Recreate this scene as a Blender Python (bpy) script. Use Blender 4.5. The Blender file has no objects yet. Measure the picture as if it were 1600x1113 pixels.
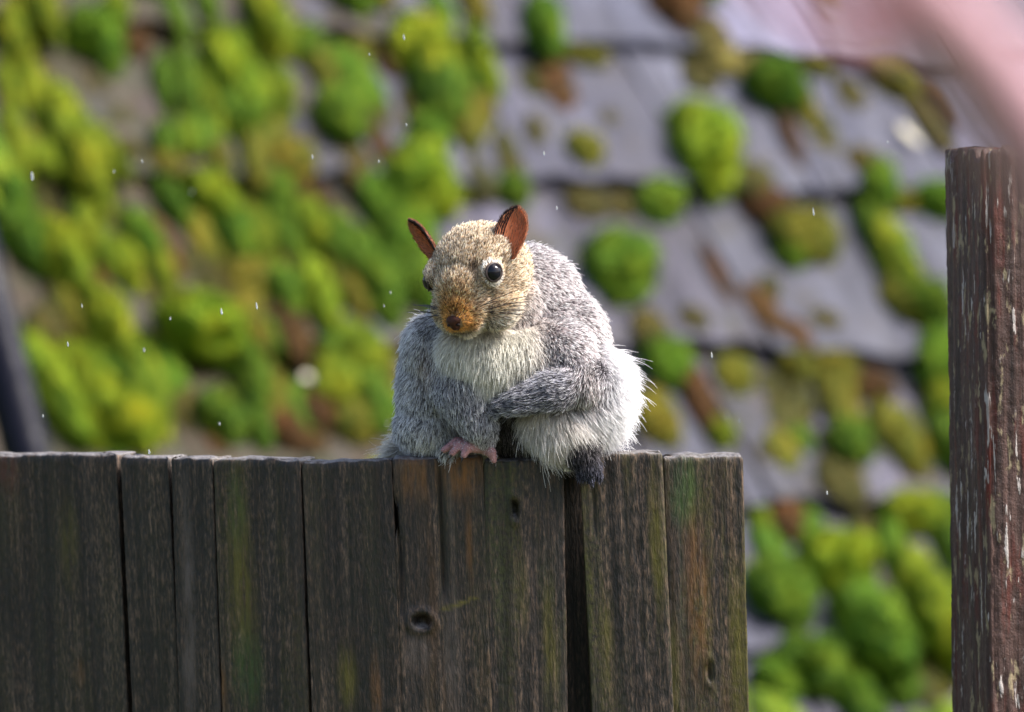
import bpy, bmesh, math, random
import numpy as np
from mathutils import Vector, Matrix

# ------------------------------------------------------------------ camera, world, sun, exposure
SC = bpy.context.scene
COL = SC.collection
D0 = 3.9                      # distance to the squirrel (m)
S = 0.35e-3                   # metres per photo pixel at that distance
CAM = np.array([0.0, 0.0, 2.26])
PITCH = math.radians(-3.0)
cam_d = bpy.data.cameras.new('camera')
cam = bpy.data.objects.new('camera', cam_d); COL.objects.link(cam)
cam.location = CAM
cam.rotation_euler = (math.radians(90) + PITCH, 0, 0)
cam_d.sensor_width = 36.0
cam_d.lens = 36.0 * D0 / (1600 * S)
cam_d.clip_start = 0.05; cam_d.clip_end = 500
cam_d.dof.use_dof = True
cam_d.dof.focus_distance = D0 - 0.045
cam_d.dof.aperture_fstop = cam_d.lens / 31.0
SC.camera = cam

SUN_DIR = Vector((0.66, -0.04, 0.74)).normalized()      # towards the sun
w = bpy.data.worlds.new('World'); SC.world = w; w.use_nodes = True
nt = w.node_tree; nt.nodes.clear()
wo = nt.nodes.new('ShaderNodeOutputWorld'); bg = nt.nodes.new('ShaderNodeBackground')
sky = nt.nodes.new('ShaderNodeTexSky'); sky.sky_type = 'NISHITA'; sky.sun_disc = False
sky.sun_elevation = math.asin(SUN_DIR.z)
sky.sun_rotation = math.atan2(SUN_DIR.x, SUN_DIR.y)
sky.air_density = 1.0; sky.dust_density = 4.0; sky.ozone_density = 1.0
bg.inputs['Strength'].default_value = 0.07
nt.links.new(sky.outputs[0], bg.inputs['Color']); nt.links.new(bg.outputs[0], wo.inputs['Surface'])
sl = bpy.data.lights.new('sun', 'SUN'); sl.energy = 2.5; sl.angle = math.radians(18); sl.color = (1.0, 0.97, 0.93)
so = bpy.data.objects.new('sun', sl); COL.objects.link(so)
so.rotation_euler = SUN_DIR.to_track_quat('Z', 'Y').to_euler()
SC.view_settings.view_transform = 'Standard'; SC.view_settings.look = 'None'
SC.view_settings.exposure = 2.1; SC.view_settings.gamma = 1.0
SC.cycles.max_bounces = 8
SC.cycles.transparent_max_bounces = 8
SC.cycles.use_denoising = True

# ------------------------------------------------------------------ helpers
rng = np.random.default_rng(7)
random.seed(7)
FW = np.array([0.0, math.cos(PITCH), math.sin(PITCH)])
UP = np.array([0.0, -math.sin(PITCH), math.cos(PITCH)])
RT = np.array([1.0, 0.0, 0.0])
K = S / D0
def ray(x, y):
    return FW + RT * ((x - 800) * K) + UP * ((556.5 - y) * K)
def at(x, y, depth):
    return CAM + ray(x, y) * depth
O0 = CAM + FW * D0
def W(x, y, d):
    """a point near the squirrel: photo pixel column and row at the fence, d pixels towards the camera"""
    x = np.asarray(x, float); y = np.asarray(y, float); d = np.asarray(d, float)
    return O0 + ((x - 800) * S)[..., None] * RT + ((556.5 - y) * S)[..., None] * UP - (d * S)[..., None] * FW

def hash3(i, j, k, seed):
    n = (i * 374761393 + j * 668265263 + k * 2147483647 + seed * 1274126177) & 0xFFFFFFFF
    n = ((n ^ (n >> 13)) * 1274126177) & 0xFFFFFFFF
    return ((n ^ (n >> 16)) & 0xFFFF) / 65535.0 * 2 - 1
def vnoise(P, seed=0):
    P = np.asarray(P, float)
    f = np.floor(P).astype(np.int64); t = P - f; t = t * t * (3 - 2 * t)
    r = 0
    for a in (0, 1):
        for b in (0, 1):
            for c in (0, 1):
                wgt = (t[:, 0] if a else 1 - t[:, 0]) * (t[:, 1] if b else 1 - t[:, 1]) * (t[:, 2] if c else 1 - t[:, 2])
                r = r + wgt * hash3(f[:, 0] + a, f[:, 1] + b, f[:, 2] + c, seed)
    return r

def tag(o, label=None, cat=None, group=None, kind=None):
    if label: o['label'] = label
    if cat: o['category'] = cat
    if group: o['group'] = group
    if kind: o['kind'] = kind
    return o
def mesh_obj(name, verts, faces, mat, parent=None, smooth=True, loc=None):
    me = bpy.data.meshes.new(name)
    me.from_pydata([tuple(v) for v in verts], [], [tuple(f) for f in faces])
    me.update()
    if smooth: me.polygons.foreach_set('use_smooth', [True] * len(me.polygons))
    if mat: me.materials.append(mat)
    o = bpy.data.objects.new(name, me); COL.objects.link(o)
    if parent: o.parent = parent
    if loc is not None: o.location = loc
    return o
def empty(name, loc):
    o = bpy.data.objects.new(name, None); COL.objects.link(o); o.location = loc; o.empty_display_size = 0.05
    return o

class NT:
    """a small material builder"""
    def __init__(self, name):
        self.m = bpy.data.materials.new(name); self.m.use_nodes = True
        self.t = self.m.node_tree; self.t.nodes.clear()
        self.out = self.t.nodes.new('ShaderNodeOutputMaterial')
    def n(self, typ, **kw):
        nd = self.t.nodes.new(typ)
        ins = kw.pop('ins', {})
        for k, v in kw.items(): setattr(nd, k, v)
        for k, v in ins.items():
            if isinstance(v, bpy.types.NodeSocket): self.t.links.new(v, nd.inputs[k])
            else: nd.inputs[k].default_value = v
        return nd
    def mapping(self, vec, scale, loc=None):
        m = self.n('ShaderNodeMapping', ins={'Vector': vec, 'Scale': scale})
        if loc is not None: self.t.links.new(loc, m.inputs['Location'])
        return m.outputs[0]
    def noise(self, vec, scale=1.0, detail=4, rough=0.55):
        return self.n('ShaderNodeTexNoise', ins={'Vector': vec, 'Scale': scale, 'Detail': detail, 'Roughness': rough}).outputs['Fac']
    def ramp(self, fac, stops):
        r = self.n('ShaderNodeValToRGB', ins={'Fac': fac})
        e = r.color_ramp.elements
        while len(e) < len(stops): e.new(0.5)
        for i, (p, c) in enumerate(stops):
            e[i].position = p; e[i].color = (*c, 1) if len(c) == 3 else c
        return r.outputs['Color']
    def step(self, fac, lo, hi):
        return self.n('ShaderNodeMapRange', ins={'Value': fac, 'From Min': lo, 'From Max': hi}).outputs[0]
    def math(self, op, a, b):
        return self.n('ShaderNodeMath', operation=op, ins={0: a, 1: b}).outputs[0]
    def mix(self, fac, a, b, mode='MIX'):
        nd = self.n('ShaderNodeMix', data_type='RGBA', blend_type=mode)
        for k, v in (('Factor', fac), ('A', a), ('B', b)):
            sock = [s for s in nd.inputs if s.name == k and s.type == ('VALUE' if k == 'Factor' else 'RGBA')][0]
            if isinstance(v, bpy.types.NodeSocket): self.t.links.new(v, sock)
            else: sock.default_value = v if k == 'Factor' else ((*v, 1) if len(v) == 3 else v)
        return [s for s in nd.outputs if s.type == 'RGBA'][0]
    def bump(self, h, strength, dist):
        return self.n('ShaderNodeBump', ins={'Height': h, 'Strength': strength, 'Distance': dist}).outputs[0]
    def principled(self, **ins):
        p = self.n('ShaderNodeBsdfPrincipled', ins=ins)
        self.t.links.new(p.outputs[0], self.out.inputs['Surface'])
        return p
    def obj_vec(self, spread=10.0):
        tc = self.n('ShaderNodeTexCoord').outputs['Object']
        oi = self.n('ShaderNodeObjectInfo')
        off = self.math('MULTIPLY', oi.outputs['Random'], spread)
        cmb = self.n('ShaderNodeCombineXYZ', ins={0: off, 1: off, 2: off}).outputs[0]
        v = self.n('ShaderNodeVectorMath', operation='ADD', ins={0: tc, 1: cmb}).outputs[0]
        return v, tc, oi

# ------------------------------------------------------------------ materials
def mat_fence():
    b = NT('weathered_fence_wood'); v, tc, oi = b.obj_vec()
    sep = b.n('ShaderNodeSeparateColor', ins={0: oi.outputs['Color']})
    ga, oa, la = sep.outputs[0], sep.outputs[1], sep.outputs[2]     # algae, orange stain, pale worn streak
    grain = b.noise(b.mapping(v, (260, 260, 7)), 1, 6, 0.7)
    broad = b.noise(b.mapping(v, (45, 45, 3.5)), 1, 4, 0.55)
    speck = b.noise(b.mapping(v, (1, 1, .22)), 820, 3, 0.65)
    base = b.ramp(grain, [(0.32, (0.007, 0.0048, 0.0036)), (0.5, (0.038, 0.0255, 0.0185)), (0.68, (0.10, 0.071, 0.053))])
    tone = b.ramp(broad, [(0.3, (0.45, 0.44, 0.46)), (0.55, (0.95, 0.92, 0.9)), (0.75, (1.35, 1.25, 1.2))])
    base = b.mix(1.0, base, tone, 'MULTIPLY')
    sp = b.ramp(speck, [(0.38, (0.12, 0.12, 0.12)), (0.52, (0.9, 0.9, 0.9)), (0.68, (2.7, 2.5, 2.3))])
    base = b.mix(1.0, base, sp, 'MULTIPLY')
    pale = b.noise(b.mapping(v, (90, 90, 2.2)), 1, 3, 0.5)
    base = b.mix(b.math('MULTIPLY', b.step(pale, 0.55, 0.72), la), base, (0.10, 0.075, 0.065))
    al = b.noise(b.mapping(v, (55, 55, 5)), 1, 5, 0.65)
    al2 = b.noise(v, 420, 3, 0.7)
    alm = b.math('MULTIPLY', b.math('MULTIPLY', b.step(al, 0.45, 0.68), b.step(al2, 0.3, 0.65)), ga)
    base = b.mix(alm, base, b.ramp(broad, [(0.35, (0.030, 0.045, 0.007)), (0.6, (0.10, 0.085, 0.008))]))
    om = b.noise(b.mapping(v, (70, 70, 4.5)), 1.3, 4, 0.6)
    base = b.mix(b.math('MULTIPLY', b.step(om, 0.52, 0.7), oa), base, (0.10, 0.045, 0.012))
    st = b.n('ShaderNodeAttribute', attribute_name='stain')
    sn = b.noise(b.mapping(v, (300, 300, 45)), 1, 4, 0.7)
    base = b.mix(b.math('MULTIPLY', st.outputs['Alpha'], b.step(sn, 0.3, 0.6)), base, st.outputs['Color'])
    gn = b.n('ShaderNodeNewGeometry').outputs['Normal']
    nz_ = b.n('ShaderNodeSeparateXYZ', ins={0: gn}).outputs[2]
    base = b.mix(b.math('MULTIPLY', b.step(nz_, 0.5, 0.8), b.step(al2, 0.25, 0.6)), base, (0.16, 0.148, 0.15))  # pale end grain on upward faces, wet sky highlight painted into the grey
    h = b.math('ADD', b.math('MULTIPLY', grain, 0.6), b.math('MULTIPLY', speck, 0.6))
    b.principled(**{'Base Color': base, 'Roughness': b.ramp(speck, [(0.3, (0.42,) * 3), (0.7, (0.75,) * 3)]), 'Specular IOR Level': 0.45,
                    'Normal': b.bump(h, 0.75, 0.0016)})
    return b.m
def mat_post():
    b = NT('peeling_red_brown_wood'); v, tc, oi = b.obj_vec()
    grain = b.noise(b.mapping(v, (220, 220, 9)), 1, 6, 0.7)
    base = b.ramp(grain, [(0.3, (0.010, 0.004, 0.0035)), (0.5, (0.052, 0.024, 0.019)), (0.72, (0.135, 0.072, 0.058))])
    red = b.noise(b.mapping(v, (120, 120, 14)), 1, 4, 0.6)
    base = b.mix(b.step(red, 0.52, 0.7), base, (0.10, 0.012, 0.005))
    fl = b.noise(b.mapping(v, (330, 330, 42)), 1, 3, 0.5)
    fl2 = b.noise(v, 22, 2, 0.5)
    chips = b.math('MULTIPLY', b.step(fl, 0.62, 0.65), b.step(fl2, 0.42, 0.5))
    base = b.mix(chips, base, (0.4, 0.35, 0.33))
    li = b.noise(b.mapping(v, (180, 180, 50)), 1, 4, 0.6)
    base = b.mix(b.math('MULTIPLY', b.step(li, 0.58, 0.64), 0.85), base, (0.28, 0.22, 0.13))
    speck = b.noise(v, 800, 3, 0.6)
    h = b.math('ADD', grain, b.math('ADD', b.math('MULTIPLY', speck, 0.4), b.math('MULTIPLY', chips, 0.5)))
    b.principled(**{'Base Color': base, 'Roughness': 0.6, 'Specular IOR Level': 0.4, 'Normal': b.bump(h, 0.7, 0.0015)})
    return b.m
def mat_shingle():
    b = NT('weathered_grey_shingle'); v, tc, oi = b.obj_vec()
    vt = b.mapping(v, (9, 1.6, 40))
    grain = b.noise(vt, 1, 7, 0.68)
    base = b.ramp(grain, [(0.3, (0.013, 0.0125, 0.021)), (0.5, (0.036, 0.036, 0.054)), (0.7, (0.082, 0.082, 0.112))])
    base = b.mix(1.0, base, oi.outputs['Color'], 'MULTIPLY')
    bl = b.noise(v, 3, 4, 0.6)
    base = b.mix(b.math('MULTIPLY', b.step(bl, 0.5, 0.75), 0.5), base, (0.02, 0.017, 0.02))
    al = b.noise(v, 4, 5, 0.65)
    base = b.mix(b.step(b.math('ADD', al, b.math('MULTIPLY', oi.outputs['Alpha'], 0.4)), 0.62, 0.76), base, b.ramp(bl, [(0.35, (0.016, 0.020, 0.003)), (0.6, (0.028, 0.015, 0.005))]))
    b.principled(**{'Base Color': base, 'Roughness': 0.5, 'Specular IOR Level': 0.35, 'Normal': b.bump(grain, 0.6, 0.003)})
    return b.m
def mat_moss():
    b = NT('moss'); v, tc, oi = b.obj_vec()
    n1 = b.noise(v, 1.5, 4, 0.65)
    f = b.noise(v, 26, 3, 0.7)
    c = b.mix(1.0, oi.outputs['Color'], b.ramp(n1, [(0.32, (0.42, 0.62, 0.5)), (0.48, (0.9, 0.95, 1)), (0.66, (1.6, 1.2, 0.9))]), 'MULTIPLY')
    c = b.mix(1.0, c, b.ramp(f, [(0.3, (0.4, 0.42, 0.4)), (0.65, (1.35, 1.3, 1.1))]), 'MULTIPLY')
    p = b.n('ShaderNodeBsdfPrincipled', ins={'Base Color': c, 'Roughness': 0.7, 'Specular IOR Level': 0.25, 'Normal': b.bump(f, 0.8, 0.01)})
    tr = b.n('ShaderNodeBsdfTranslucent', ins={'Color': c})
    mx = b.n('ShaderNodeMixShader', ins={0: 0.06, 1: p.outputs[0], 2: tr.outputs[0]})
    b.t.links.new(mx.outputs[0], b.out.inputs['Surface'])
    return b.m
def mat_plain(name, col, rough=0.5, spec=0.5, nscale=40, var=0.25, **extra):
    b = NT(name); v, tc, oi = b.obj_vec()
    n = b.noise(v, nscale, 4, 0.6)
    c = b.ramp(n, [(0.3, tuple(x * (1 - var) for x in col)), (0.7, tuple(min(1, x * (1 + var)) for x in col))])
    b.principled(**{'Base Color': c, 'Roughness': rough, 'Specular IOR Level': spec, 'Normal': b.bump(n, 0.25, 0.3 / nscale), **extra})
    return b.m
M_FENCE, M_POST, M_SHINGLE, M_MOSS = mat_fence(), mat_post(), mat_shingle(), mat_moss()
M_GROUND = mat_plain('earth_and_grass', (0.06, 0.07, 0.03), 0.9, 0.2, 6, 0.5)
M_DECK = mat_plain('dark_roof_boards', (0.05, 0.045, 0.045), 0.8, 0.2, 12)
M_PIPE = mat_plain('black_pipe', (0.006, 0.006, 0.012), 0.35, 0.12, 30)
M_BARK = mat_plain('smooth_pink_bark', (0.36, 0.205, 0.24), 0.45, 0.4, 60, 0.18)
M_TWIG = mat_plain('maroon_bark', (0.22, 0.09, 0.11), 0.5, 0.4, 60, 0.25)
M_PETAL = mat_plain('pale_petal', (0.40, 0.37, 0.28), 0.5, 0.3, 80, 0.08)
M_DROP = mat_plain('rain_water', (0.9, 0.92, 0.95), 0.1, 0.5, 30, 0.03, **{'Transmission Weight': 0.75, 'IOR': 1.33})

# ------------------------------------------------------------------ ground
g = 80.0
gv, gf = [], []
N = 24
for j in range(N + 1):
    for i in range(N + 1):
        gv.append((-g + 2 * g * i / N, -g + 2 * g * j / N, 0.0))
for j in range(N):
    for i in range(N):
        a = j * (N + 1) + i; gf.append((a, a + 1, a + N + 2, a + N + 1))
tag(mesh_obj('ground', gv, gf, M_GROUND), kind='structure')

# ------------------------------------------------------------------ shed with its shingle roof
A = math.radians(27); PT = math.radians(40); E = math.radians(2.2)
H = np.array([math.cos(A) * math.cos(E), math.sin(A) * math.cos(E), -math.sin(E)])
DN = np.array([math.sin(A) * math.cos(PT), -math.cos(A) * math.cos(PT), -math.sin(PT)])
DN = DN - H * DN.dot(H); DN /= np.linalg.norm(DN)
NR = np.cross(H, -DN); NR /= np.linalg.norm(NR)
if NR[2] < 0: NR = -NR
Q0 = at(800, 556.5, 6.5)
def on_roof(x, y):
    """where the line of sight meets the roof plane, in roof coordinates (along the courses, down the slope)"""
    r = ray(x, y); t = (Q0 - CAM).dot(NR) / r.dot(NR)
    q = CAM + r * t - Q0
    return float(q.dot(H)), float(q.dot(DN))
def roof_pt(u, v, h=0.0):
    return Q0 + H * u + DN * v + NR * h
ROOF_M = Matrix(((H[0], DN[0], NR[0], Q0[0]), (H[1], DN[1], NR[1], Q0[1]), (H[2], DN[2], NR[2], Q0[2]), (0, 0, 0, 1)))
if np.linalg.det(np.array([H, DN, NR])) < 0:      # keep a right-handed frame: courses run the other way in local x
    ROOF_M = Matrix(((-H[0], DN[0], NR[0], Q0[0]), (-H[1], DN[1], NR[1], Q0[1]), (-H[2], DN[2], NR[2], Q0[2]), (0, 0, 0, 1)))
    HS = -1.0
else:
    HS = 1.0
U0, U1, V0, V1 = -1.55, 1.75, -1.0, 0.95
shed_base = roof_pt(0, 0.5); shed_base = Vector((shed_base[0], shed_base[1], 0))
shed = empty('shed', shed_base)
tag(shed, 'low shed with moss covered grey shingle roof behind the fence', 'shed')
roof = bpy.data.objects.new('roof', None); COL.objects.link(roof); roof.parent = shed
roof.matrix_world = ROOF_M
roof.matrix_parent_inverse = Matrix.Translation(-shed_base)
def box_vf(x0, x1, y0, y1, z0, z1):
    v = [(x, y, z) for z in (z0, z1) for y in (y0, y1) for x in (x0, x1)]
    f = [(0, 2, 3, 1), (4, 5, 7, 6), (0, 1, 5, 4), (2, 6, 7, 3), (0, 4, 6, 2), (1, 3, 7, 5)]
    return v, f
ua, ub = (U0, U1) if HS > 0 else (-U1, -U0)
mesh_obj('roof_deck', *box_vf(ua, ub, V0, V1 - 0.03, -0.05, -0.001), M_DECK, roof, smooth=False)
# walls standing under the eave and the ridge
def wall_under(v, h):
    a, c = roof_pt(U0 + .1, v, -0.06), roof_pt(U1 - .1, v, -0.06)
    t = np.cross(c - a, (0, 0, 1.0)); t = t / np.linalg.norm(t) * 0.05
    vs = []
    for p in (a, c):
        for sg in (-1, 1):
            q = p + t * sg
            vs += [(q[0] - shed_base.x, q[1] - shed_base.y, 0), (q[0] - shed_base.x, q[1] - shed_base.y, p[2])]
    mesh_obj('wall', vs, [(0, 4, 5, 1), (2, 3, 7, 6), (1, 5, 7, 3), (0, 2, 6, 4), (0, 1, 3, 2), (4, 6, 7, 5)], M_DECK, shed, smooth=False)
wall_under(V1 - 0.12, 0); wall_under(V0 + 0.1, 0)

# shingles: a few tapered, slightly ragged slabs, shared and stretched
def shingle_mesh(k):
    r = np.random.default_rng(100 + k)
    nx, ny = 7, 6
    top, bot = [], []
    edge = r.normal(0, 0.02, nx); l = r.normal(0, 0.012, ny); rr = r.normal(0, 0.012, ny)
    for j in range(ny):
        y = -1.6 + 1.6 * j / (ny - 1)
        for i in range(nx):
            x = -0.5 + i / (nx - 1)
            xx = x + (l[j] if i == 0 else rr[j] if i == nx - 1 else 0)
            yy = y + (edge[i] if j == ny - 1 else 0)
            zt = 0.003 + 0.024 * (1 + y / 1.6) + (r.normal(0, 0.0008) if 0 < i < nx - 1 else -0.0012) + 0.004 * (k % 3 - 1) * x
            top.append((xx, yy, zt)); bot.append((xx, yy, 0.0005 + 0.0105 * (1 + y / 1.6)))
    v = top + bot; n = nx * ny; f = []
    for j in range(ny - 1):
        for i in range(nx - 1):
            a = j * nx + i
            f.append((a, a + 1, a + nx + 1, a + nx)); f.append((n + a, n + a + nx, n + a + nx + 1, n + a + 1))
    for i in range(nx - 1):
        a = (ny - 1) * nx + i; f.append((a, a + 1, n + a + 1, n + a)); f.append((i + 1, i, n + i, n + i + 1))
    for j in range(ny - 1):
        a = j * nx; f.append((a, a + nx, n + a + nx, n + a)); a += nx - 1; f.append((a + nx, a, n + a, n + a + nx))
    me = bpy.data.meshes.new('shingle'); me.from_pydata(v, [], f); me.update(); me.materials.append(M_SHINGLE)
    return me
SH = [shingle_mesh(k) for k in range(6)]
rows_y = [-620, -365, -125, 98, 320, 573, 812, 1050, 1290, 1520]
rows_v = [on_roof(1050, y)[1] for y in rows_y]
manual = {3: (40, [70, 240, 420, 600, 800, 1060, 1250, 1450]), 4: (210, [80, 250, 430, 570, 770, 1020, 1200, 1420, 1600]),
          5: (447, [40, 190, 330, 480, 640, 900, 1120, 1400, 1600]), 6: (690, [90, 260, 440, 620, 800, 960, 1130, 1260, 1440, 1600])}
for ri in range(1, len(rows_v)):
    v1, ex = rows_v[ri], rows_v[ri] - rows_v[ri - 1]
    cuts = []
    if ri in manual:
        yy, xs = manual[ri]; cuts = [on_roof(x, yy)[0] for x in xs]
    else:
        cuts = [0.05 * ri % 0.1]
    while cuts[0] > U0: cuts.insert(0, cuts[0] - random.uniform(0.09, 0.17))
    while cuts[-1] < U1: cuts.append(cuts[-1] + random.uniform(0.09, 0.17))
    for c0, c1 in zip(cuts[:-1], cuts[1:]):
        o = bpy.data.objects.new('shingle', SH[random.randrange(6)]); COL.objects.link(o); o.parent = roof
        wd = c1 - c0 - 0.0045
        o.scale = (wd, ex, 1.0)
        o.location = (HS * (c0 + c1) / 2, v1 + random.uniform(-0.006, 0.006), 0.001)
        o.rotation_euler = (0, 0, random.uniform(-0.012, 0.012))
        t = random.uniform(0.62, 1.3); pk = random.uniform(-0.06, 0.09)
        o.color = (t * (1 + pk), t * (1 - abs(pk) * 0.4), t * (1 + random.uniform(-0.02, 0.08)), min(0.95, max(0.12, 0.42 - 1.7 * (c0 + c1) / 2)) if (c0 + c1) / 2 < 0.2 or v1 < on_roof(1050, 700)[1] else 0.35)
        if ri == 3 and abs((c0 + c1) / 2 - on_roof(1155, 40)[0]) < 0.05: o.color = (2.6, 2.45, 2.6, 0.1)

# ------------------------------------------------------------------ moss cushions on the roof
def moss_mesh(k):
    r = np.random.default_rng(200 + k)
    bm = bmesh.new(); bmesh.ops.create_icosphere(bm, subdivisions=4, radius=1.0)
    P = np.array([v.co[:] for v in bm.verts]); F = [[v.index for v in f.verts] for f in bm.faces]; bm.free()
    n = P.copy()
    lump = 0.13 * vnoise(P * 1.5 + 7 * k, k) + 0.17 * vnoise(P * 3.3 + 3 * k, k + 20) + 0.08 * vnoise(P * 7 + k, k + 40) + 0.03 * vnoise(P * 17, k + 60)
    P = P * (1 + lump)[:, None]
    P[:, 1] += 0.12 * P[:, 2]                         # sags down the slope
    P[:, 2] = np.where(P[:, 2] < 0, P[:, 2] * 0.25, P[:, 2])
    V = P.tolist(); FF = [tuple(f) for f in F]
    idx = np.where(n[:, 2] > -0.1)[0]
    for q in r.choice(idx, 1900, replace=True):       # short leafy shoots standing out of the cushion
        b = P[q] + r.normal(0, 0.02, 3); d = n[q] + r.normal(0, 0.45, 3); d /= np.linalg.norm(d)
        s = np.cross(d, r.normal(0, 1, 3)); s /= np.linalg.norm(s) + 1e-9
        L = r.uniform(0.07, 0.24); wv = r.uniform(0.012, 0.028); a = len(V)
        V += [(b - s * wv).tolist(), (b + s * wv).tolist(), (b + d * L).tolist()]; FF.append((a, a + 1, a + 2))
    me = bpy.data.meshes.new('moss_cushion'); me.from_pydata(V, [], FF); me.update()
    me.polygons.foreach_set('use_smooth', [True] * len(me.polygons)); me.materials.append(M_MOSS)
    return me
MOSS = [moss_mesh(k) for k in range(7)]
MC = {'L': (0.25, 0.345, 0.006), 'G': (0.125, 0.255, 0.006), 'Y': (0.185, 0.185, 0.009), 'O': (0.085, 0.08, 0.011), 'R': (0.12, 0.056, 0.012), 'P': (0.36, 0.34, 0.11)}
MN = {'L': 'lime green', 'G': 'grass green', 'Y': 'yellow green', 'O': 'dull olive', 'R': 'rusty brown', 'P': 'pale yellow'}
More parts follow.
